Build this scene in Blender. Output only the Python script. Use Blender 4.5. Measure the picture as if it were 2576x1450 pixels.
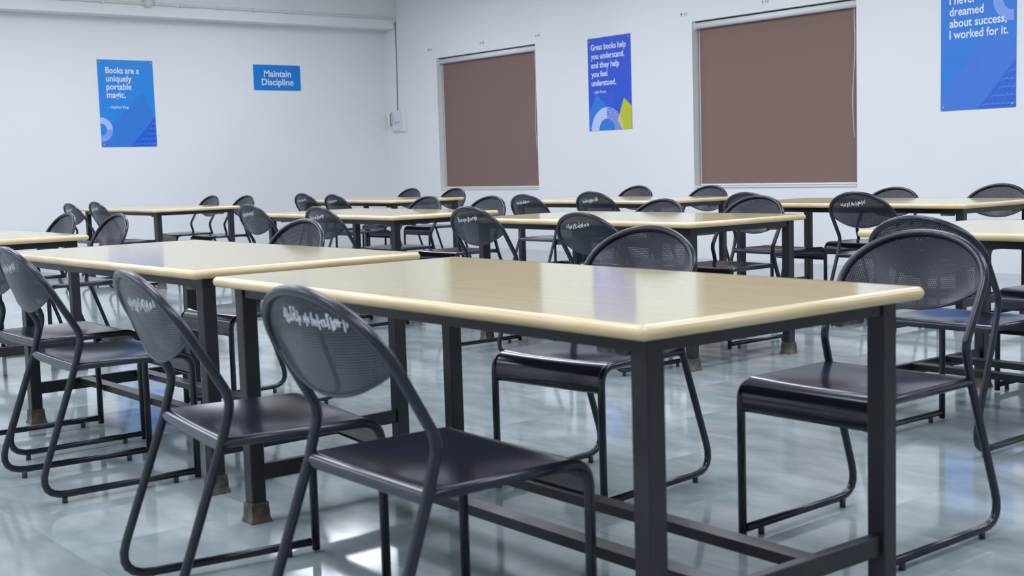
import bpy, bmesh, math, random
from mathutils import Matrix, Vector

# ------------------------------------------------------------------ camera, light, exposure
scene = bpy.context.scene
for o in list(bpy.data.objects):
    bpy.data.objects.remove(o)
C = scene.collection
PI = math.pi
R_ = math.radians

def cam_axes(yaw, pitch, roll):
    f = Vector((-math.sin(yaw)*math.cos(pitch), math.cos(yaw)*math.cos(pitch), -math.sin(pitch)))
    r = Vector((math.cos(yaw), math.sin(yaw), 0))
    u = r.cross(f)
    c, s = math.cos(roll), math.sin(roll)
    return c*r+s*u, -s*r+c*u, f

cam_data = bpy.data.cameras.new('camera')
cam = bpy.data.objects.new('camera', cam_data)
C.objects.link(cam)
r, u, f = cam_axes(R_(51.0796), R_(5.5328), R_(-1.7533))
m = Matrix((r, u, -f)).transposed().to_4x4()
m.translation = Vector((0, 0, 1.0522))
cam.matrix_world = m
cam_data.sensor_width = 36.0
cam_data.lens = 3165.3/2576*36
cam_data.clip_end = 200
cam_data.dof.use_dof = True
cam_data.dof.focus_distance = 6.2
cam_data.dof.aperture_fstop = 5.6
scene.camera = cam

w = bpy.data.worlds.new('world')
scene.world = w
w.use_nodes = True
w.node_tree.nodes['Background'].inputs[0].default_value = (0.75, 0.85, 1, 1)
w.node_tree.nodes['Background'].inputs[1].default_value = 0.6

scene.view_settings.view_transform = 'Standard'
scene.view_settings.look = 'None'
scene.view_settings.gamma = 1
scene.view_settings.use_curve_mapping = False
scene.view_settings.exposure = 0.82
scene.cycles.use_denoising = True
scene.cycles.max_bounces = 5
scene.cycles.diffuse_bounces = 4
scene.cycles.glossy_bounces = 3
scene.cycles.transparent_max_bounces = 12
scene.cycles.use_adaptive_sampling = True
scene.cycles.adaptive_threshold = .06

LAMP_WATTS = 18.6
LAMP_STRENGTH = 1.5      # glow of the louvred diffuser itself
LAMP_COLOUR = (0.845, 0.875, 1.0)

# ------------------------------------------------------------------ room constants (metres)
XW, YW = -15.22, 10.1          # left wall plane, window wall plane
XE, YS = 3.4, -3.6             # walls behind the camera
ZC = 3.75                      # ceiling
ZB = 3.02                      # underside of beam
LAMP_Z = 3.48

# ------------------------------------------------------------------ materials
def srgb(r, g, b):
    def c(v):
        v /= 255.0
        return v/12.92 if v <= .04045 else ((v+.055)/1.055)**2.4
    return (c(r), c(g), c(b), 1)

MATS = {}
def mat(name, col, rough=.5, metal=0., spec=.5, coat=0., build=None):
    if name in MATS:
        return MATS[name]
    mt = bpy.data.materials.new(name)
    mt.use_nodes = True
    nt = mt.node_tree
    b = nt.nodes['Principled BSDF']
    b.inputs['Base Color'].default_value = col if len(col) == 4 else (*col, 1)
    b.inputs['Roughness'].default_value = rough
    b.inputs['Metallic'].default_value = metal
    b.inputs['Specular IOR Level'].default_value = spec
    b.inputs['Coat Weight'].default_value = coat
    if build:
        build(nt, b)
    MATS[name] = mt
    return mt

def N(nt, typ, **kw):
    n = nt.nodes.new(typ)
    for k, v in kw.items():
        setattr(n, k, v)
    return n

def noise_mix(nt, b, scale, c1, c2, stretch=(1, 1, 1), detail=4, lo=.35, hi=.65, bump=0, bscale=None, rough=None, coord='Object'):
    tc = N(nt, 'ShaderNodeTexCoord')
    mp = N(nt, 'ShaderNodeMapping')
    mp.inputs['Scale'].default_value = stretch
    nt.links.new(tc.outputs[coord], mp.inputs[0])
    ns = N(nt, 'ShaderNodeTexNoise')
    ns.inputs['Scale'].default_value = scale
    ns.inputs['Detail'].default_value = detail
    nt.links.new(mp.outputs[0], ns.inputs['Vector'])
    rp = N(nt, 'ShaderNodeValToRGB')
    rp.color_ramp.elements[0].position = lo
    rp.color_ramp.elements[1].position = hi
    rp.color_ramp.elements[0].color = c1
    rp.color_ramp.elements[1].color = c2
    nt.links.new(ns.outputs['Fac'], rp.inputs[0])
    nt.links.new(rp.outputs[0], b.inputs['Base Color'])
    if bump:
        n2 = N(nt, 'ShaderNodeTexNoise')
        n2.inputs['Scale'].default_value = bscale or scale
        n2.inputs['Detail'].default_value = 3
        nt.links.new(mp.outputs[0], n2.inputs['Vector'])
        bp = N(nt, 'ShaderNodeBump')
        bp.inputs['Strength'].default_value = bump
        bp.inputs['Distance'].default_value = .01
        nt.links.new(n2.outputs['Fac'], bp.inputs['Height'])
        nt.links.new(bp.outputs[0], b.inputs['Normal'])
    if rough:
        mr = N(nt, 'ShaderNodeMapRange')
        mr.inputs[3].default_value = rough[0]
        mr.inputs[4].default_value = rough[1]
        nt.links.new(ns.outputs['Fac'], mr.inputs[0])
        nt.links.new(mr.outputs[0], b.inputs['Roughness'])
    return rp

WALL = mat('wall_paint', (.8, .81, .81), .55, build=lambda nt, b: noise_mix(nt, b, .5, (.79, .80, .80, 1), (.83, .84, .84, 1), detail=2))
CEIL = mat('ceiling_paint', (.86, .86, .86), .8)

def floor_build(nt, b):
    rp = noise_mix(nt, b, 3.2, srgb(136, 150, 150), srgb(174, 185, 187), stretch=(1, 2.2, 1), detail=5, lo=.3, hi=.7, bump=.03, bscale=2.4, rough=(.05, .12))
    oi = N(nt, 'ShaderNodeObjectInfo')
    mr = N(nt, 'ShaderNodeMapRange')
    mr.inputs[3].default_value = .93
    mr.inputs[4].default_value = 1.05
    nt.links.new(oi.outputs['Random'], mr.inputs[0])
    mx = N(nt, 'ShaderNodeMix', data_type='RGBA', blend_type='MULTIPLY')
    mx.inputs[0].default_value = 1
    nt.links.new(rp.outputs[0], mx.inputs[6])
    nt.links.new(mr.outputs[0], mx.inputs[7])
    nt.links.new(mx.outputs[2], b.inputs['Base Color'])
FLOOR = mat('polished_stone', (.3, .33, .32), .08, build=floor_build)
JOINT = mat('stone_joint', srgb(152, 164, 166), .3)

BLACK = mat('black_enamel', (.016, .018, .024), .33, spec=.6, build=lambda nt, b: noise_mix(nt, b, 6, (.006, .008, .016, 1), (.01, .013, .024, 1), rough=(.2, .32)))
SEATM = mat('black_seat_sheet', (.018, .02, .027), .3, spec=.7, build=lambda nt, b: noise_mix(nt, b, 5, (.008, .012, .024, 1), (.013, .018, .036, 1), rough=(.12, .22)))
STEEL = mat('black_painted_steel', (.02, .021, .026), .45, build=lambda nt, b: noise_mix(nt, b, 9, (.009, .01, .015, 1), (.019, .019, .023, 1), rough=(.26, .42)))
SHOE = mat('worn_brown_shoe', srgb(88, 80, 72), .7, build=lambda nt, b: noise_mix(nt, b, 30, srgb(58, 54, 52), srgb(112, 102, 92)))
TOP = mat('beige_laminate', srgb(214, 201, 164), .2, spec=.55, build=lambda nt, b: noise_mix(nt, b, 5, srgb(197, 185, 142), srgb(203, 191, 149), stretch=(.5, 7, 1), detail=2, rough=(.1, .115)))
EDGE = mat('varnished_wood_edge', srgb(214, 186, 136), .24, build=lambda nt, b: noise_mix(nt, b, 8, srgb(216, 192, 144), srgb(230, 209, 165), stretch=(.6, .6, 6)))
PLATE = mat('worn_grey_plate', srgb(96, 98, 96), .7, build=lambda nt, b: noise_mix(nt, b, 40, srgb(60, 62, 64), srgb(140, 140, 132)))
UNDER = mat('board_underside', srgb(120, 105, 84), .8)
WHITEP = mat('white_plastic', (.78, .79, .8), .4)
CREAMP = mat('cream_conduit', (.72, .73, .70), .45)
GREYP = mat('grey_plastic', (.35, .36, .39), .5)
DARKP = mat('dark_plastic', (.05, .05, .06), .5)
PAINT = mat('white_marking_paint', (.72, .77, .79), .6)
BLIND = mat('brown_blind_fabric', srgb(126, 102, 94), .85, spec=.2, build=lambda nt, b: noise_mix(nt, b, 260, srgb(124, 101, 94), srgb(144, 119, 111), detail=2, bump=.15, bscale=300))
BLINDBACK = mat('white_blind_hem', (.8, .79, .76), .7)
ALU = mat('white_aluminium', (.7, .72, .74), .35)
GLASS = mat('window_glass', (.6, .7, .75), .05)
PB = mat('poster_azure', srgb(12, 136, 224), .45)
PB2 = mat('poster_mid_blue', srgb(40, 124, 216), .45)
PB3 = mat('poster_cobalt', srgb(38, 84, 208), .45)
PB4 = mat('poster_deep_blue', srgb(8, 92, 208), .45)
PB5 = mat('poster_pale_blue', srgb(70, 150, 232), .45)
PL = mat('poster_lavender', srgb(172, 194, 242), .45)
PL2 = mat('poster_lavender_shade', srgb(126, 164, 232), .45)
PW = mat('poster_white', srgb(226, 232, 248), .45)
PY = mat('poster_lime', srgb(190, 196, 40), .45)
SIGNB = mat('sign_blue', srgb(0, 128, 214), .45)

def lamp_build(nt, b):
    b.inputs['Emission Color'].default_value = (*LAMP_COLOUR, 1)
    b.inputs['Emission Strength'].default_value = LAMP_STRENGTH
LAMPM = mat('lamp_diffuser', (.9, .9, .9), .6, build=lamp_build)

def perf_build(nt, b):
    uv = N(nt, 'ShaderNodeUVMap')
    sp = N(nt, 'ShaderNodeSeparateXYZ')
    nt.links.new(uv.outputs[0], sp.inputs[0])
    def M(op, a, bb=None, c=None):
        n = N(nt, 'ShaderNodeMath', operation=op)
        for i, v in enumerate((a, bb, c)):
            if v is None:
                continue
            if isinstance(v, (int, float)):
                n.inputs[i].default_value = v
            else:
                nt.links.new(v, n.inputs[i])
        return n.outputs[0]
    P, RR = .0066, .00085
    row = M('FLOOR', M('DIVIDE', sp.outputs[1], P*.866))
    odd = M('MULTIPLY', M('MODULO', M('ABSOLUTE', row), 2.0), .5)
    fx = M('SUBTRACT', M('FRACT', M('ADD', M('DIVIDE', sp.outputs[0], P), odd)), .5)
    fy = M('MULTIPLY', M('SUBTRACT', M('FRACT', M('DIVIDE', sp.outputs[1], P*.866)), .5), .866)
    d2 = M('ADD', M('MULTIPLY', fx, fx), M('MULTIPLY', fy, fy))
    hole = M('LESS_THAN', d2, (RR/P)**2)
    at = N(nt, 'ShaderNodeAttribute', attribute_name='margin')
    hole = M('MULTIPLY', hole, M('GREATER_THAN', at.outputs['Fac'], .5))
    nt.links.new(M('SUBTRACT', 1.0, hole), b.inputs['Alpha'])
PERF = mat('perforated_black_sheet', (.011, .015, .026), .28, spec=.4, build=perf_build)

# ------------------------------------------------------------------ mesh helpers
def new_obj(name, me, parent=None, loc=None):
    o = bpy.data.objects.new(name, me)
    C.objects.link(o)
    if parent:
        o.parent = parent
    if loc:
        o.location = loc
    return o

def to_mesh(name, bm, mtl, smooth=False):
    me = bpy.data.meshes.new(name)
    bm.normal_update()
    bm.to_mesh(me)
    bm.free()
    if mtl:
        for mm in (mtl if isinstance(mtl, (list, tuple)) else [mtl]):
            me.materials.append(mm)
    if smooth:
        for p in me.polygons:
            p.use_smooth = True
    return me

def obj(name, bm, mtl, parent=None, smooth=False):
    return new_obj(name, to_mesh(name, bm, mtl, smooth), parent)

def box(bm, x0, x1, y0, y1, z0, z1, mi=0):
    v = [bm.verts.new((x, y, z)) for z in (z0, z1) for y in (y0, y1) for x in (x0, x1)]
    for q in ((0, 2, 3, 1), (4, 5, 7, 6), (0, 1, 5, 4), (2, 6, 7, 3), (0, 4, 6, 2), (1, 3, 7, 5)):
        fc = bm.faces.new([v[i] for i in q])
        fc.material_index = mi

def bevel_box(x0, x1, y0, y1, z0, z1, bev=.003, seg=2):
    bm = bmesh.new()
    box(bm, x0, x1, y0, y1, z0, z1)
    bmesh.ops.bevel(bm, geom=bm.edges[:], offset=bev, segments=seg, profile=.5, affect='EDGES')
    return bm

def fillet(pts, rad, n=6):
    """round the corners of a polyline; rad: list or number"""
    out = [Vector(pts[0])]
    for i in range(1, len(pts)-1):
        a, b, c = Vector(pts[i-1]), Vector(pts[i]), Vector(pts[i+1])
        rr = rad[i] if isinstance(rad, (list, tuple)) else rad
        d1, d2 = (a-b).normalized(), (c-b).normalized()
        ang = d1.angle(d2)
        if rr <= 0 or ang > PI-.02:
            out.append(b)
            continue
        t = min(rr/math.tan(ang/2), (a-b).length*.49, (c-b).length*.49)
        p1, p2 = b+d1*t, b+d2*t
        for k in range(n+1):
            s = k/n
            out.append((1-s)**2*p1 + 2*s*(1-s)*b + s*s*p2)
    out.append(Vector(pts[-1]))
    return out

def tube(bm, pts, rad, n=10, cap=True):
    pts = [Vector(p) for p in pts]
    rings = []
    t = (pts[1]-pts[0]).normalized()
    up = Vector((0, 0, 1)) if abs(t.z) < .9 else Vector((1, 0, 0))
    nrm = (up - t*up.dot(t)).normalized()
    for i, p in enumerate(pts):
        if i == 0:
            t2 = (pts[1]-p).normalized()
        elif i == len(pts)-1:
            t2 = (p-pts[i-1]).normalized()
        else:
            t2 = ((pts[i+1]-p).normalized() + (p-pts[i-1]).normalized()).normalized()
        nrm = (nrm - t2*nrm.dot(t2)).normalized()
        bn = t2.cross(nrm)
        rings.append([bm.verts.new(p + rad*(math.cos(2*PI*k/n)*nrm + math.sin(2*PI*k/n)*bn)) for k in range(n)])
    for a, b in zip(rings, rings[1:]):
        for k in range(n):
            bm.faces.new((a[k], a[(k+1) % n], b[(k+1) % n], b[k]))
    if cap:
        bm.faces.new(rings[0][::-1])
        bm.faces.new(rings[-1])

def cyl(bm, p0, p1, rad, n=16):
    tube(bm, [p0, p1], rad, n)

def tag(o, label, cat, group=None, kind=None):
    o['label'] = label
    o['category'] = cat
    if group:
        o['group'] = group
    if kind:
        o['kind'] = kind
    return o

def thing(name, label, cat, loc=(0, 0, 0), rz=0., group=None):
    o = bpy.data.objects.new(name, None)
    o.empty_display_size = .1
    C.objects.link(o)
    o.location = loc
    o.rotation_euler = (0, 0, rz)
    return tag(o, label, cat, group)

def struct(name, bm, mtl, parent=None, label=None):
    o = obj(name, bm, mtl, parent)
    o['kind'] = 'structure'
    if label:
        o['label'] = label
    return o

def copy_tree(src, parent=None):
    c = src.copy()
    C.objects.link(c)
    c.parent = parent
    for ch in src.children:
        copy_tree(ch, c)
    return c

# ------------------------------------------------------------------ room shell
WT = .23
# floor: grout bed with stone slabs
bm = bmesh.new()
box(bm, XW-WT, XE+WT, YS-WT, YW+WT, -.12, -.004)
floor = struct('floor', bm, JOINT, label='polished grey green stone floor')
SX, SY, GAP = .9, .6, .0005
def slab_mesh(sx, sy):
    b = bmesh.new()
    box(b, -sx/2, sx/2, -sy/2, sy/2, -.02, 0)
    return b
slab_me = to_mesh('floor_slab', slab_mesh(SX-GAP, SY-GAP), FLOOR)
fwd = Vector((f.x, f.y)).normalized()
rest = bmesh.new()
spots = []
ny = int((YW-YS)/SY)+1
nx = int((XE-XW)/SX)+2
for j in range(ny):
    for i in range(nx):
        x0 = XW + i*SX - (j % 2)*SX*.5
        y0 = YS + j*SY
        x1, y1 = min(x0+SX, XE), min(y0+SY, YW)
        x0 = max(x0, XW)
        if x1-x0 < .02 or y1-y0 < .02:
            continue
        cx, cy = (x0+x1)/2, (y0+y1)/2
        d = Vector((cx, cy))
        depth = d.dot(fwd)
        side = abs(d.x*fwd.y - d.y*fwd.x)
        inview = depth > 1.8 and side < depth*.47+.5
        full = abs((x1-x0)-SX) < 1e-4 and abs((y1-y0)-SY) < 1e-4
        spots.append((0 if inview and full else 1, depth, cx, cy, x0, x1, y0, y1))
spots.sort()
for k, (fl, depth, cx, cy, x0, x1, y0, y1) in enumerate(spots):
    if fl == 0 and k < 290:
        new_obj('floor_slab', slab_me, floor, (cx, cy, 0))
    else:
        box(rest, x0+GAP/2, x1-GAP/2, y0+GAP/2, y1-GAP/2, -.02, 0)
fs = obj('floor_slab_field', rest, FLOOR, floor)
fs['kind'] = 'stuff'

bm = bmesh.new(); box(bm, XW-WT, XE+WT, YS-WT, YW+WT, ZC, ZC+.15)
struct('ceiling', bm, CEIL)
bm = bmesh.new(); box(bm, XW-WT, XW, YS-WT, YW+WT, -.1, ZC)
struct('wall_left', bm, WALL, label='plain white wall with two blue posters')
bm = bmesh.new(); box(bm, XE, XE+WT, YS-WT, YW+WT, -.1, ZC)
struct('wall_right', bm, WALL)
bm = bmesh.new(); box(bm, XW, XE, YS-WT, YS, -.1, ZC)
struct('wall_front', bm, WALL)
bm = bmesh.new(); box(bm, XW, -14.945, YS, YW, ZB, ZC)
struct('trim_1', bm, WALL, label='white beam running along the top of the left wall')

# window wall with two openings
WIN = [(-13.985, -11.915, .757, 2.535), (-9.325, -7.245, .757, 2.525)]
bm = bmesh.new()
xs = [XW] + [v for a in WIN for v in a[:2]] + [XE]
for i in range(0, len(xs), 2):
    box(bm, xs[i], xs[i+1], YW, YW+WT, -.1, ZC)
for (a, b, z0, z1) in WIN:
    box(bm, a, b, YW, YW+WT, -.1, z0)
    box(bm, a, b, YW, YW+WT, z1, ZC)
struct('wall_back', bm, WALL, label='white wall with two shaded windows')

for i, (a, b, z0, z1) in enumerate(WIN):
    wroot = bpy.data.objects.new('window_%d' % (i+1), None)
    C.objects.link(wroot)
    wroot['kind'] = 'structure'
    wroot['label'] = 'deep window opening behind a brown roller blind'
    bm = bmesh.new()
    y0, y1 = YW+.15, YW+.19
    mid = (a+b)/2
    for (p, q) in ((a, a+.04), (mid-.03, mid+.03), (b-.04, b)):
        box(bm, p, q, y0, y1, z0, z1)
    for (p, q) in ((a+.04, mid-.03), (mid+.03, b-.04)):
        box(bm, p, q, y0, y1, z0, z0+.05)
        box(bm, p, q, y0, y1, z1-.05, z1)
    obj('window_frame', bm, ALU, wroot)
    for (p, q) in ((a+.04, mid-.03), (mid+.03, b-.04)):
        bm = bmesh.new(); box(bm, p, q, y0+.016, y0+.022, z0+.05, z1-.05)
        obj('pane', bm, GLASS, wroot)
    bm = bevel_box(a+.002, b-.002, YW-.012, YW+.15, z0+.001, z0+.022, .004)
    obj('window_sill', bm, ALU, wroot)

# roller blinds
for i, (a, b, z0, z1) in enumerate(WIN):
    t = thing('roller_blind', ['brown roller blind on the smaller window nearest the room corner',
                               'large brown roller blind on the window between two posters'][i], 'blind',
              ((a+b)/2, YW+.085, z1), group='brown roller blinds')
    W2 = (b-a)/2
    bm = bmesh.new()
    cyl(bm, (-W2+.02, -.035, -.047), (W2-.01, -.035, -.047), .034, 20)
    obj('roller_tube', bm, WHITEP, t, True)
    bm = bmesh.new()
    box(bm, -W2+.004, -W2+.02, -.06, .02, -.085, -.005)
    obj('end_bracket', bm, WHITEP, t)
    bm = bmesh.new()
    box(bm, W2-.01, W2-.002, -.06, .02, -.085, -.005)
    obj('end_bracket', bm, WHITEP, t)
    hgt = z1-z0
    def sheet(x0, x1, yoff, thick, nseg=14, wob=0.0):
        b2 = bmesh.new()
        fr, bk = [], []
        for k in range(nseg+1):
            s = k/nseg
            z = -.047 - s*(hgt-.085)
            yy = yoff + .012*math.sin(s*PI)*wob
            fr.append([b2.verts.new((x0, yy, z)), b2.verts.new((x1, yy, z))])
            bk.append([b2.verts.new((x0, yy+thick, z)), b2.verts.new((x1, yy+thick, z))])
        for k in range(nseg):
            b2.faces.new((fr[k][0], fr[k+1][0], fr[k+1][1], fr[k][1]))
            b2.faces.new((bk[k][1], bk[k+1][1], bk[k+1][0], bk[k][0]))
            b2.faces.new((fr[k][0], bk[k][0], bk[k+1][0], fr[k+1][0]))
            b2.faces.new((fr[k][1], fr[k+1][1], bk[k+1][1], bk[k][1]))
        b2.faces.new((fr[-1][0], bk[-1][0], bk[-1][1], fr[-1][1]))
        return b2
    obj('fabric', sheet(-W2+.03, W2-.012, 0, .0012), BLIND, t)
    obj('side_hem', sheet(-W2+.021, -W2+.03, 0, .003), BLINDBACK, t)
    bm = bevel_box(-W2+.021, W2-.012, -.01, .01, -hgt+.024, -hgt+.042, .006)
    obj('bottom_bar', bm, WHITEP, t)
    bm = bmesh.new()
    pts = [(W2-.05, -.05, -.08)] + [(W2-.055+.014*math.sin(k*.55), -.052, -.1-k*.1) for k in range(1, 13)]
    tube(bm, pts, .003, 6)
    obj('pull_chain', bm, WHITEP, t, True)

# ------------------------------------------------------------------ posters and sign
def text_mesh(body, size, bold=0.0, sx=1.0):
    cu = bpy.data.curves.new('lettering', 'FONT')
    cu.body = body
    cu.size = size
    cu.offset = bold
    cu.fill_mode = 'FRONT'
    cu.resolution_u = 3
    to = bpy.data.objects.new('tmp_text', cu)
    C.objects.link(to)
    dg = bpy.context.evaluated_depsgraph_get()
    dg.update()
    me = bpy.data.meshes.new_from_object(to.evaluated_get(dg))
    bpy.data.objects.remove(to)
    bpy.data.curves.remove(cu)
    for v in me.vertices:
        v.co.x *= sx
    return me

class Board:
    """flat printed board; local x right, z up, printed face towards -y; u,v run 0..1 right and down"""
    def __init__(s, name, label, cat, loc, rz, wd, ht, base, group=None):
        s.w, s.h, s.lv = wd, ht, 0
        s.root = thing(name, label, cat, loc, rz, group)
        b = bevel_box(-wd/2, wd/2, -.005, 0, -ht/2, ht/2, .0008, 1)
        obj('board', b, base, s.root)
    def P(s, u_, v_, lv):
        return ((u_-.5)*s.w, -.0052-.0004*lv, (.5-v_)*s.h)
    def poly(s, name, pts, mtl, lv=1):
        b = bmesh.new()
        b.faces.new([b.verts.new(s.P(p[0], p[1], lv)) for p in pts][::-1])
        return s.fin(name, b, mtl)
    def fin(s, name, b, mtl):
        bmesh.ops.recalc_face_normals(b, faces=b.faces[:])
        for fc in b.faces:
            if fc.normal.y > 0:
                fc.normal_flip()
        return obj(name, b, mtl, s.root)
    def ring(s, b, cu, cv, r0, r1, a0, a1, lv, n=28):
        """annulus sector, radii in metres, clipped to the board"""
        prev = None
        cx, cz = (cu-.5)*s.w, (.5-cv)*s.h
        for k in range(n+1):
            a = R_(a0+(a1-a0)*k/n)
            p = []
            for rr in (r0, r1):
                x = max(-s.w/2, min(s.w/2, cx+rr*math.cos(a)))
                z = max(-s.h/2, min(s.h/2, cz+rr*math.sin(a)))
                p.append(b.verts.new((x, -.0052-.0004*lv, z)))
            if prev:
                try:
                    b.faces.new((prev[0], prev[1], p[1], p[0]))
                except ValueError:
                    pass
            prev = p
    def text(s, body, u_, v_, cap, width, mtl=PW, lv=4, bold=.014):
        """baseline at v_, left at u_, cap height in metres, width as board fraction"""
        me = text_mesh(body, cap/.72, bold*cap*2)
        xs_ = [v.co.x for v in me.vertices]
        x0, x1 = min(xs_), max(xs_)
        k = width*s.w/(x1-x0)
        ox, oy, oz = s.P(u_, v_, lv)
        for v in me.vertices:
            v.co = ((v.co.x-x0)*k+ox, oy, v.co.y+oz)
        me.materials.clear()
        me.materials.append(mtl)
        return new_obj('lettering', me, s.root)
    def dots(s, us, v0, v1, n, mtl, lv=3, skip=5):
        b = bmesh.new()
        rnd = random.Random(3)
        for u_ in us:
            for k in range(n):
                if rnd.random() < .25:
                    continue
                vv = v0+(v1-v0)*k/n
                q = [s.P(u_+du, vv+dv, lv) for du, dv in ((0, 0), (.006, 0), (.006, .009), (0, .009))]
                b.faces.new([b.verts.new(p) for p in q])
        return s.fin('dot_pattern', b, mtl)
    def pins(s):
        b = bmesh.new()
        for u_ in (.04, .96):
            for v_ in (.03, .97):
                p = Vector(s.P(u_, v_, 0))
                cyl(b, p+Vector((0, .002, 0)), p+Vector((0, -.004, 0)), .006, 8)
        obj('fixing_pins', b, ALU, s.root)
    def scales(s, rows, tri, mtl_d, mtl_l):
        """triangle corner filled with a fish-scale print; tri = u at the bottom, v at the right edge"""
        ub, vr = tri
        s.poly('scale_field', [(1, vr), (1, 1), (ub, 1)], mtl_d, 2)
        b = bmesh.new()
        for k in range(rows):
            v0 = 1-(k+1)*(1-vr)/(rows+1)*1.02
            ulim = ub+(1-ub)*(1-v0)/(1-vr)
            n = int((1-ulim)/.07)+1
            for q in range(n):
                uc = .985-q*.07-(k % 2)*.02
                if uc < ulim+.03:
                    continue
                s.ring(b, uc-.035, v0+.055, .036*s.w, .044*s.w, 20, 160, 3, 8)
                pp = [s.P(uc+du, v0+dv, 3) for du, dv in ((-.004, .012), (.004, .012), (.004, .045), (-.004, .045))]
                b.faces.new([b.verts.new(p) for p in pp])
        return s.fin('scale_print', b, mtl_l)

PWD, PHT = .71, 1.065
# poster on the left wall (faces +x)
P1 = Board('poster', 'light blue poster beginning Books are a, alone at the left of the wall', 'poster', (XW, 6.25, 1.97), PI/2, PWD, PHT, PB, 'blue quotation posters')
P1.poly('mountain_print', [(.77, .37), (1, .665), (.53, 1), (0, 1), (0, .92)], PB2, 1)
P1.scales(5, (.52, .65), PB4, PB5)
b1 = bmesh.new(); P1.ring(b1, 0, .80, .075, .15, 0, 90, 2); P1.fin('ring_print', b1, PL)
b1 = bmesh.new(); P1.ring(b1, 0, .80, .075, .15, -90, 0, 2); P1.fin('ring_print', b1, PL2)
P1.dots((.30, .35, .40, .45, .50), .60, .95, 14, PB3)
for k, (s_, wd_) in enumerate((('Books are a', .60), ('uniquely', .46), ('portable', .45), ('magic.', .34))):
    P1.text(s_, .14, .154+.0935*k, .077, wd_)
P1.text('\u2013 Stephen King', .155, .557, .034, .36, bold=.006)
P1.pins()

P2 = Board('poster', 'deep blue poster with lime shape between the two windows', 'poster', (-10.61, YW, 1.965), 0, PWD, PHT, PB3, 'blue quotation posters')
P2.poly('mountain_print', [(.19, .60), (.43, .745), (.43, 1), (.0, 1), (.0, .82)], PB2, 1)
P2.poly('lime_print', [(.83, .665), (1, .755), (1, 1), (.78, 1), (.68, .90)], PY, 1)
b1 = bmesh.new(); P2.ring(b1, .43, 1, .135, .262, 90, 180, 2); P2.fin('arch_print', b1, PL)
b1 = bmesh.new(); P2.ring(b1, .43, 1, 0, .135, 0, 180, 2); P2.fin('disc_print', b1, PB2)
b1 = bmesh.new()
for k in range(8):
    rr = .137+k*.0172
    P2.ring(b1, .43, 1, rr, rr+.005, 0, 180, 3)
P2.fin('arch_lines', b1, PW)
P2.dots((.36, .41, .46, .51, .56), .61, .76, 7, PL2)
P2.dots((.78, .83, .88, .93), .47, .60, 6, PB2)
for k, (s_, wd_) in enumerate((('Great books help', .82), ('you understand,', .78), ('and they help', .66), ('you feel', .38), ('understood.', .58))):
    P2.text(s_, .08, .13+.096*k, .068, wd_)
P2.text('\u2013 John Green', .11, .597, .036, .31, bold=.006)
P2.pins()

P3 = Board('poster', 'light blue poster cut by the top of the picture, right of the large window', 'poster', (-6.0, YW, 1.955), 0, PWD, PHT, PB2, 'blue quotation posters')
P3.poly('mountain_print', [(.80, .35), (1, .56), (1, .62), (.5, 1), (0, 1), (0, .86)], PB3 if False else mat('poster_steel_blue', srgb(60, 122, 214), .45), 1)
P3.scales(5, (.5, .62), mat('poster_royal', srgb(40, 100, 208), .45), PB5)
b1 = bmesh.new(); P3.ring(b1, .97, .14, .10, .19, 90, 270, 2); P3.fin('ring_print', b1, PL2)
P3.dots((.30, .35, .40, .45, .50), .58, .92, 14, PB3)
for k, (s_, wd_) in enumerate((('I never', .36), ('dreamed', .46), ('about success,', .76), ('I worked for it.', .78))):
    P3.text(s_, .12, .135+.0935*k, .074, wd_)
P3.pins()

SG = Board('wall_sign', 'small wide blue sign reading Maintain Discipline on left wall', 'sign', (XW, 8.352, 2.328), PI/2, .705, .338, SIGNB)
SG.text('Maintain', .22, .46, .086, .575, bold=.013)
SG.text('Discipline', .165, .79, .086, .675, bold=.013)
b1 = bmesh.new()
for u_ in (.07, .92):
    for v_ in (.06, .95):
        p = Vector(SG.P(u_, v_, 0)); cyl(b1, p+Vector((0, .002, 0)), p+Vector((0, -.004, 0)), .005, 8)
obj('fixing_pins', b1, DARKP, SG.root)

# ------------------------------------------------------------------ conduit, switchboard, wall fixings
BX = -14.945
t = thing('conduit_pipe', 'thin white conduit with clips running along the beam', 'conduit', (BX, 0, 0))
bm = bmesh.new()
tube(bm, fillet([(.018, -2, 3.165), (.018, YW-.03, 3.165), (.018, YW-.03, 3.10)], .03), .013, 8)
obj('pipe', bm, CREAMP, t, True)
for k in range(11):
    yy = 4.9+k*.5
    bm = bevel_box(0, .034, yy-.012, yy+.012, 3.142, 3.19, .004)
    obj('clip', bm, CREAMP, t)
bm = bmesh.new(); cyl(bm, (0, 6.47, 3.18), (.06, 6.47, 3.18), .06, 20)
obj('junction_box', bm, CREAMP, t, True)
bm = bmesh.new(); tube(bm, [(BX+.015, YW-.008, 3.12), (BX+.012, YW-.008, 2.5), (BX-.006, YW-.008, 1.88)], .0055, 6)
tag(obj('cable', bm, mat('grey_cable', (.12, .13, .14), .5), None, True), 'dark thin cable dropping down the corner to the switchboard', 'cable')

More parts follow.
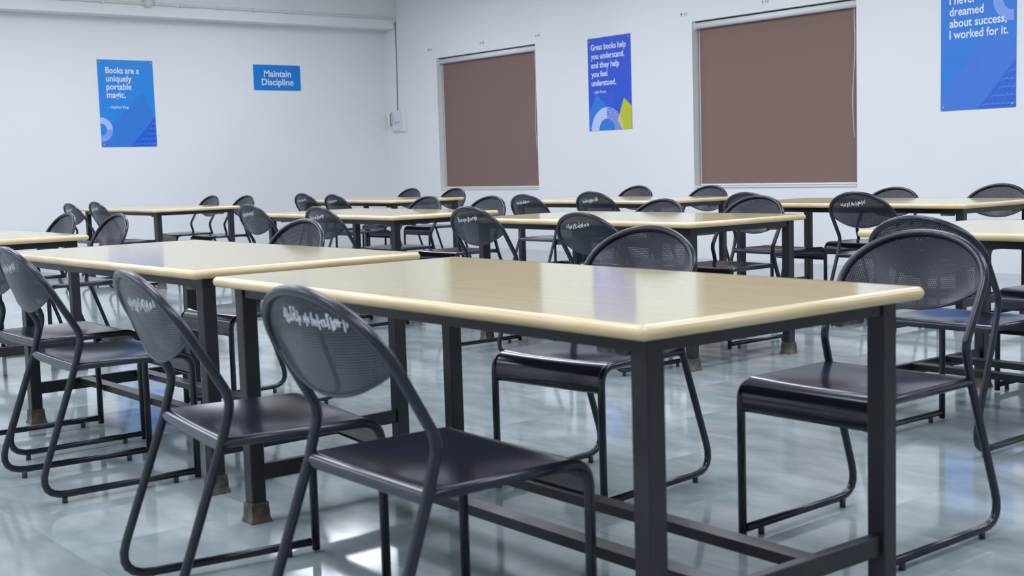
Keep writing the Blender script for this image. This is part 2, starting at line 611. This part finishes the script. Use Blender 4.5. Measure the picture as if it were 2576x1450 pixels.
t = thing('switchboard', 'white switchboard low on the wall beside the room corner', 'switchboard', (-14.92, YW, 1.735))
obj('back_box', bevel_box(-.14, .17, -.035, 0, -.15, .15, .006), WHITEP, t)
obj('face_plate', bevel_box(-.13, .09, -.05, -.035, -.14, .14, .004), mat('switch_plate', (.70, .71, .76), .4), t)
for k in range(5):
    obj('switch', bevel_box(-.115+k*.04, -.083+k*.04, -.058, -.05, -.12, -.075, .003), WHITEP, t)
for k in range(2):
    bm = bmesh.new(); cyl(bm, (-.03+k*.075, -.05, -.02), (-.03+k*.075, -.054, -.02), .016, 12)
    obj('socket', bm, GREYP, t, True)
t = thing('wall_handset', 'small white handset hooked on left side of the switchboard', 'handset', (-15.085, YW, 1.78))
obj('cradle', bevel_box(-.045, .05, -.05, 0, -.1, .085, .01), WHITEP, t)
bm = bmesh.new(); tube(bm, fillet([(.03, -.05, .075), (.045, -.1, .07), (.045, -.1, -.09), (.02, -.05, -.1)], .03), .014, 8)
obj('receiver', bm, WHITEP, t, True)
bm = bmesh.new(); tube(bm, [(.066, -.088, .06), (.068, -.09, -.03), (.05, -.08, -.1)], .005, 6)
obj('cord', bm, DARKP, t, True)

marks = [(-14.13, 2.66, 'tiny dark wall plug stub above upper left corner of small window'),
         (-12.97, 2.645, 'tiny wall plug stub above middle of the small window'),
         (-11.86, 2.63, 'tiny wall plug stub above upper right corner of small window'),
         (-9.44, 2.615, 'tiny dark wall plug stub above upper left corner of large window'),
         (-8.33, 2.617, 'tiny wall plug stub above the middle of the large window')]
for k, (x, z, lb) in enumerate(marks):
    t = thing('wall_plug', lb, 'wall plug', (x, YW, z), group='curtain rod wall plugs')
    for q, (dx, hh, md) in enumerate(((-.03, .022, DARKP if k in (0, 3) else GREYP), (.012, .016, GREYP), (.038, .022, GREYP))):
        bm = bmesh.new(); cyl(bm, (dx, 0, 0), (dx, -.012, 0), .004+.002*(q == 0), 8)
        cyl(bm, (dx, -.001, hh), (dx, -.002, -hh), .0025, 6)
        obj('screw', bm, md, t)

# ------------------------------------------------------------------ ceiling lamps (above the frame, seen in reflections)
def lamp():
    t = thing('ceiling_light', 'square white light panel hung below the ceiling', 'ceiling light', group='hanging light panels')
    obj('housing', bevel_box(-.62, .62, -.62, .62, .0, .06, .01), WHITEP, t)
    bm = bmesh.new()
    bm.faces.new([bm.verts.new(p) for p in ((-.6, -.6, -.004), (-.6, .6, -.004), (.6, .6, -.004), (.6, -.6, -.004))])
    obj('diffuser', bm, LAMPM, t)
    ld = bpy.data.lights.new('lamp_light', 'AREA')
    ld.shape = 'RECTANGLE'
    ld.size, ld.size_y = 1.2, 1.2
    ld.energy = LAMP_WATTS
    ld.color = LAMP_COLOUR
    ld.spread = R_(176)
    new_obj('lamp_light', ld, t, (0, 0, -.012))
    lu = ld.copy()                       # added fill light aimed upwards, brightens the ceiling and upper walls
    lu.energy = LAMP_WATTS*.4
    uo = new_obj('fill_uplight', lu, t, (0, 0, .064))
    uo.rotation_euler = (PI, 0, 0)
    for sx in (-.45, .45):
        bm = bmesh.new(); cyl(bm, (sx, 0, .06), (sx, 0, ZC-LAMP_Z), .006, 8)
        obj('hanger', bm, ALU, t)
    return t
proto_lamp = lamp()
first = True
for x in (-12.7, -9.7, -6.7, -3.7, -.7):
    for y in (-1.8, 1.3, 4.4, 7.5):
        l = proto_lamp if first else copy_tree(proto_lamp)
        first = False
        l.location = (x, y, LAMP_Z)

# ------------------------------------------------------------------ tables
TL, TW, TH, TT = 1.852, .907, .75, .03
LEG, INX, INY = .048, .0726, .0792
def make_table():
    t = thing('study_table', '', 'table', group='beige study tables')
    a, b = TL/2, TW/2
    er = TT/2
    # top board
    bm = bmesh.new()
    box(bm, -a+er, a-er, -b+er, b-er, TH-TT, TH)
    bm.faces.ensure_lookup_table()
    for fc in bm.faces:
        fc.material_index = 0 if fc.normal.z > -.5 else 1
    bm.normal_update()
    for fc in bm.faces:
        fc.material_index = 1 if fc.normal.z < -.5 else 0
    obj('table_top', bm, [TOP, UNDER], t)
    # half-round wooden edge band
    bm = bmesh.new()
    prof = []
    n = 8
    for k in range(n+1):
        an = PI/2-PI*k/n
        prof.append((er*math.cos(an), TH-er+er*math.sin(an)))
    rings = []
    cr = .012
    for (cx, cy, a0) in ((a-er-cr, b-er-cr, 0), (-a+er+cr, b-er-cr, 90), (-a+er+cr, -b+er+cr, 180), (a-er-cr, -b+er+cr, 270)):
        for k in range(5):
            an = R_(a0+90*k/4)
            dx, dy = math.cos(an), math.sin(an)
            rings.append([bm.verts.new((cx+dx*(cr+p[0]), cy+dy*(cr+p[0]), p[1]+(.0004 if i == 0 else 0))) for i, p in enumerate(prof)])
    for i in range(len(rings)):
        q, w_ = rings[i], rings[(i+1) % len(rings)]
        for k in range(n):
            bm.faces.new((q[k], q[k+1], w_[k+1], w_[k]))
    obj('edge_band', bm, EDGE, t, True)
    lx, ly = a-INX, b-INY
    h = LEG/2
    leg_me = to_mesh('leg', bevel_box(-h, h, -h, h, .012, TH-TT, .003, 1), STEEL)
    sh = bmesh.new()
    rs = [(h+.004, .062), (h+.006, .02), (h+.011, 0)]
    vv = [[sh.verts.new((sx*rr, sy*rr, z)) for sx, sy in ((-1, -1), (1, -1), (1, 1), (-1, 1))] for rr, z in rs]
    sh.faces.new(vv[0]); sh.faces.new(vv[-1][::-1])
    for q, w_ in zip(vv, vv[1:]):
        for k in range(4):
            sh.faces.new((q[k], w_[k], w_[(k+1) % 4], q[(k+1) % 4]))
    shoe_me = to_mesh('shoe', sh, SHOE)
    for sx in (-1, 1):
        for sy in (-1, 1):
            lg = new_obj('leg', leg_me, t, (sx*lx, sy*ly, 0))
            new_obj('shoe', shoe_me, lg)
    az0, az1 = TH-TT-.032, TH-TT
    for s in (-1, 1):
        bm = bmesh.new(); box(bm, -lx+h, lx-h, s*ly-.017, s*ly+.017, az0, az1)
        obj('apron', bm, STEEL, t)
        bm = bmesh.new(); box(bm, s*lx-.017, s*lx+.017, -ly+h, ly-h, az0, az1)
        obj('apron', bm, STEEL, t)
        obj('end_stretcher', bevel_box(s*lx-.0125, s*lx+.0125, -ly+h-.002, ly-h+.002, .125, .175, .002, 1), STEEL, t)
    plate = bmesh.new()
    box(plate, -.045, .045, -.012, .012, TH-TT-.045, TH-TT-.001)
    bmesh.ops.bevel(plate, geom=plate.edges[:], offset=.004, segments=1, affect='EDGES')
    plate_me = to_mesh('fixing_plate', plate, PLATE)
    for sx in (-1, 1):
        po = new_obj('fixing_plate', plate_me, t, (sx*(lx-.09), -sx*ly, 0))
        po = new_obj('fixing_plate', plate_me, t, (sx*lx, sx*(ly-.12), 0))
        po.rotation_euler = (0, 0, PI/2)
    for yy in (-.15, .11):
        obj('foot_bar', bevel_box(-lx+.0125, lx-.0125, yy-.027, yy+.027, .147, .174, .002, 1), STEEL, t)
    return t

TABLES = [  # key, x, y, rotation(deg), label
 ('T1', -2.557, 2.096, -.78, 'large beige table in the foreground, nearest the camera'),
 ('T2', -4.685, 2.163, .79, 'beige table touching the far left end of the foreground table'),
 ('T3', -7.726, 2.084, .1, 'beige table cut off by the left picture edge'),
 ('T4', -2.18, 4.763, -.55, 'beige table cut off by the right picture edge, behind near right chair'),
 ('T5', -5.16, 5.018, -.62, 'beige table in the middle row right of centre, below the deep blue poster'),
 ('T6', -7.815, 5.027, -.38, 'beige table in the middle row left of centre, below the switchboard'),
 ('T7', -12.16, 5.237, .96, 'beige table far left, below the Books are a poster'),
 ('T8', -4.99, 7.171, -.15, 'beige table at far right, below the cropped blue poster'),
 ('T9', -7.805, 7.491, -.8, 'beige table in the far row below the deep blue poster and large window'),
 ('T10', -11.347, 7.377, -.15, 'beige table in the far row below the small window'),
]
proto_t = make_table()
for k, (key, x, y, rz, lb) in enumerate(TABLES):
    t = proto_t if k == 0 else copy_tree(proto_t)
    t.location = (x, y, 0)
    t.rotation_euler = (0, 0, R_(rz))
    t['label'] = lb

# ------------------------------------------------------------------ chairs (sitter faces +y in local space)
CW = .2266       # half width between tube centres
TR = .0118       # tube radius
SEATZ = .442
LEAN = R_(30)
KY, KZ = -.162, .5415
QS = .171        # distance along the back from knee to where the arch begins
RISE = .1595
def back_pt(x, q, n=0.):
    """point on the reclined back: q along it, n behind it"""
    return Vector((x, KY - q*math.sin(LEAN) - n*math.cos(LEAN), KZ + q*math.cos(LEAN) - n*math.sin(LEAN)))

def marking_mesh(seed, x0=-.115, x1=.068, q_=.268, slope=.12):
    rnd = random.Random(seed)
    b = bmesh.new()
    x = x0
    while x < x1:
        kind = rnd.random()
        hgt = rnd.choice((.013, .014, .016, .026, .03))
        base = rnd.uniform(-.004, .002) if hgt < .02 else rnd.uniform(-.012, -.002)
        wd = rnd.uniform(.0036, .0052)
        sl = rnd.uniform(-.003, .004)
        q0 = q_ - .007 + base + slope*(x-(x0+x1)/2)
        def P(xx, qq):
            return panel_pt_xq(xx, qq, .0012)
        n = 3
        rows = [[b.verts.new(P(x+sl*i/n, q0+hgt*i/n)), b.verts.new(P(x+wd+sl*i/n, q0+hgt*i/n))] for i in range(n+1)]
        for i in range(n):
            b.faces.new((rows[i][0], rows[i+1][0], rows[i+1][1], rows[i][1]))
        if kind < .6:   # joining stroke
            z0 = q0 + hgt*rnd.choice((.1, .45, .85))
            v = [b.verts.new(P(xx, qq)) for xx, qq in ((x+wd*.5, z0), (x+wd+.005, z0), (x+wd+.005, z0+.003), (x+wd*.5, z0+.003))]
            b.faces.new(v)
        x += rnd.uniform(.0065, .0125)
    return to_mesh('painted_marking', b, PAINT)

A_ = CW
def qt(x): return QS + RISE*math.sqrt(max(0, 1-(x/A_)**2))
def qb(x): return QS - .055*(1-(x/A_)**2)
def bulge(x, q):
    k = max(0, 1-(x/A_)**2)
    lo, hi = qb(x), qt(x)
    s = 0 if hi-lo < 1e-6 else (q-lo)/(hi-lo)
    return .05*k*(1-max(0, min(1, s))**1.6)
def panel_pt_xq(x, q, off=0):
    return back_pt(x, q, bulge(x, q)+off)

def make_chair():
    t = thing('metal_chair', '', 'chair', group='black perforated metal chairs')
    # bent tube: front foot of one side, floor runner, rear leg, knee, arch over the back and down the other side
    RZ = .03
    def side(s):
        return [(s*CW, .195, RZ), (s*(CW+.008), -.338, RZ), (s*CW, -.19, SEATZ), (s*CW, KY, KZ)]
    left = fillet([Vector(p) for p in side(-1)] + [back_pt(-CW, QS)], [0, .07, 0, .07], 6)
    arch = [back_pt(-CW*math.cos(PI*k/24), QS + RISE*math.sin(PI*k/24)) for k in range(1, 24)]
    right = [Vector((-p.x, p.y, p.z)) for p in left][::-1]
    bm = bmesh.new()
    tube(bm, left + arch + right, TR, 10)
    obj('back_frame', bm, BLACK, t, True)
    # front legs with seat rails
    for s in (-1, 1):
        bm = bmesh.new()
        tube(bm, fillet([(s*CW, .21, .006), (s*CW, .21, SEATZ), (s*CW, -.19, SEATZ)], .055, 7), TR, 10)
        obj('front_leg', bm, BLACK, t, True)
        for yy in (-.25, .13):
            bm = bmesh.new(); cyl(bm, (s*CW, yy, 0), (s*CW, yy, RZ-.004), .009, 10)
            obj('foot_cap', bm, DARKP, t, True)
    # seat sheet: dished, rolled down at the front
    bm = bmesh.new()
    nxs, hw = 10, CW-.002
    prof = [(-.197, -.022), (-.2, -.006), (-.192, .006)]
    prof += [(-.18+.34*k/10, .008) for k in range(11)]
    for k in range(1, 7):
        an = PI/2*k/6
        prof.append((.16+.055*math.sin(an), .008-.055*(1-math.cos(an))))
    prof += [(.2165, -.075), (.212, -.083), (.206, -.078)]
    rows = []
    for (y, z) in prof:
        row = []
        for k in range(nxs+1):
            x = -hw + 2*hw*k/nxs
            dish = 0
            if -.19 < y < .19:
                dish = -.013*(1-(x/hw)**2)*math.sin(PI*min(1, max(0, (y+.19)/.38)))**.7
            row.append(bm.verts.new((x, y, SEATZ+.004+z+dish)))
        rows.append(row)
    for p, q in zip(rows, rows[1:]):
        for k in range(nxs):
            bm.faces.new((p[k], p[k+1], q[k+1], q[k]))
    obj('seat', bm, SEATM, t, True)
    # perforated back sheet
    bm = bmesh.new()
    uvl = bm.loops.layers.uv.new('UVMap')
    NX, NQ = 26, 12
    grid = []
    info = {}
    for i in range(NX+1):
        x = -A_*math.cos(PI*i/NX)*.998
        col = []
        lo, hi = qb(x), qt(x)
        for j in range(NQ+1):
            q = lo + (hi-lo)*j/NQ
            v = bm.verts.new(panel_pt_xq(x, q, .001))
            info[v] = (x, q, 0 if (j in (0, NQ) or i in (0, NX)) else 1)
            col.append(v)
        grid.append(col)
    for i in range(NX):
        for j in range(NQ):
            fc = bm.faces.new((grid[i][j], grid[i][j+1], grid[i+1][j+1], grid[i+1][j]))
            for lp in fc.loops:
                xx, qq, _ = info[lp.vert]
                lp[uvl].uv = (xx+1, qq+1)
    vals = [info[v][2] for v in bm.verts]
    me = to_mesh('backrest', bm, PERF, True)
    at = me.attributes.new('margin', 'FLOAT', 'POINT')
    at.data.foreach_set('value', [float(v) for v in vals])
    back = new_obj('backrest', me, t)
    bm = bmesh.new()
    tube(bm, [panel_pt_xq(-A_*math.cos(PI*k/24)*.99, qb(-A_*math.cos(PI*k/24)*.99), .001) for k in range(25)], .0036, 6)
    obj('rolled_rim', bm, BLACK, back, True)
    new_obj('painted_marking', MARKS[0], back)
    return t
MARKS = [marking_mesh(s) for s in (3, 11, 27, 42, 58)]
MARK_NEAR = marking_mesh(7, -.072, .15, .277, -.05)
MARK_NEXT = marking_mesh(9, -.045, .14, .262, 0)

NEAR = 'black metal chair on the near side of '
CH = []   # table, x, y, heading(deg; 0 faces the window wall), height factor, marking, label
def ch(key, x, y, rz, lb, zs=1.0):
    CH.append((key, x, y, rz, lb, zs))
S0, N0 = .327, .327
def south(ty, o): return ty-o+S0
def north(ty, o): return ty+o-N0
ch('T1', -2.121, 1.51, -1.2, 'black metal chair in the lower centre foreground, largest back with white marking')
ch('T1', -2.822, 1.47, -7.6, 'black metal chair just left of the nearest chair, at the foreground table')
ch('T1', -2.982, 2.723, 186.35, 'black metal chair across the foreground table, seat facing camera, left one')
ch('T1', -2.04, 2.837, 180.56, 'black metal chair at right behind the foreground table corner, facing camera')
ch('T2', -4.289, 1.64, -2.25, 'black metal chair at left edge, back to camera, nearer of two')
ch('T2', -5.04, 1.755, .3, 'black metal chair mostly cut off by the left picture edge')
ch('T2', -5.15, 2.62, 182, 'black metal chair beyond second table with bright streak on its back')
ch('T3', -8.22, north(2.084, .85), 180, 'black metal chair with streaked back beyond the table at left picture edge')
ch('T3', -7.49, north(2.084, .9), 180, 'black metal chair with streaked back just right of the left edge table')
ch('T4', -2.534, south(4.763, .9), 0, 'black metal chair right behind the facing chair at the right edge table')
ch('T4', -2.69, 5.29, 180, 'black metal chair tucked under right edge table, only seat and legs visible')
ch('T5', -5.6, south(5.018, .8), 0, 'black metal chair back with white marking, left one at middle right table')
ch('T5', -4.68, south(5.018, .8), 0, 'black metal chair back with white marking, right one at middle right table', .972)
ch('T5', -5.636, north(5.018, .8), 180, 'pale-sheened chair top behind middle right table, left one', .975)
ch('T5', -4.858, north(5.018, .8), 180, 'black metal chair facing camera behind right end of middle right table')
ch('T6', -8.231, south(5.027, .8), 0, 'black metal chair back, left one at middle left table')
ch('T6', -7.262, south(5.027, .8), 0, 'black metal chair back with white marking, right one at middle left table', .988)
ch('T6', -8.23, north(5.027, .8), 180, 'bluish metal chair facing camera behind middle left table, left one')
ch('T6', -7.423, north(5.027, .8), 180, 'bluish metal chair facing camera behind middle left table, right one')
ch('T7', -12.439, south(5.237, .8), 0, 'black metal chair leftmost at the far left table', .98)
ch('T7', -11.75, south(5.237, .8), 0, 'black metal chair second from left at near side of far left table')
ch('T7', -12.538, north(5.237, .8), 180, 'black metal chair beyond the far left table, left one')
ch('T7', -11.744, north(5.237, .8), 180, 'black metal chair beyond the far left table, right one')
ch('T8', -5.436, south(7.171, .8), 0, 'black metal chair back at far right table, left one, partly covered')
ch('T8', -4.588, south(7.171, .8), 0, 'black metal chair back with see-through mesh at far right table')
ch('T8', -5.378, north(7.171, .8), 180, 'grey chair top beyond far right table, left one', .975)
ch('T8', -4.497, north(7.171, .7), 180, 'black chair facing camera beyond far right table, at picture edge')
ch('T9', -8.105, south(7.491, .8), 0, 'black metal chair back with marking at far middle table, left one', .976)
ch('T9', -7.275, south(7.491, .8), 0, 'black metal chair back at far middle table, right one')
ch('T9', -8.35, north(7.491, .8), 180, 'black chair top beyond far middle table, below the deep blue poster')
ch('T9', -7.364, north(7.491, .7), 180, 'black chair facing camera beyond far middle table, below large window')
ch('T10', -11.589, south(7.377, .8), 0, 'black metal chair back at far corner table, left one')
ch('T10', -10.977, south(7.377, .8), 0, 'black metal chair back at far corner table, right one', .985)
ch('T10', -11.88, north(7.377, .8), 180, 'black chair top beyond far corner table, left of the small window')
ch('T10', -10.90, north(7.377, .7), 180, 'black chair top beyond far corner table, below the small window')

proto_c = make_chair()
for k, (key, x, y, rz, lb, zs) in enumerate(CH):
    t = proto_c if k == 0 else copy_tree(proto_c)
    t.location = (x, y, 0)
    t.rotation_euler = (0, 0, R_(rz))
    t.scale = (1, 1, zs)
    t['label'] = lb
    for c in t.children:
        if c.name.startswith('backrest'):
            for d in list(c.children):
                if d.name.startswith('painted_marking') and rz > 90:
                    bpy.data.objects.remove(d)      # backs turned away from view carry no visible marking
                elif d.name.startswith('painted_marking'):
                    d.data = MARK_NEAR if k == 0 else MARK_NEXT if k == 1 else MARKS[k % len(MARKS)]
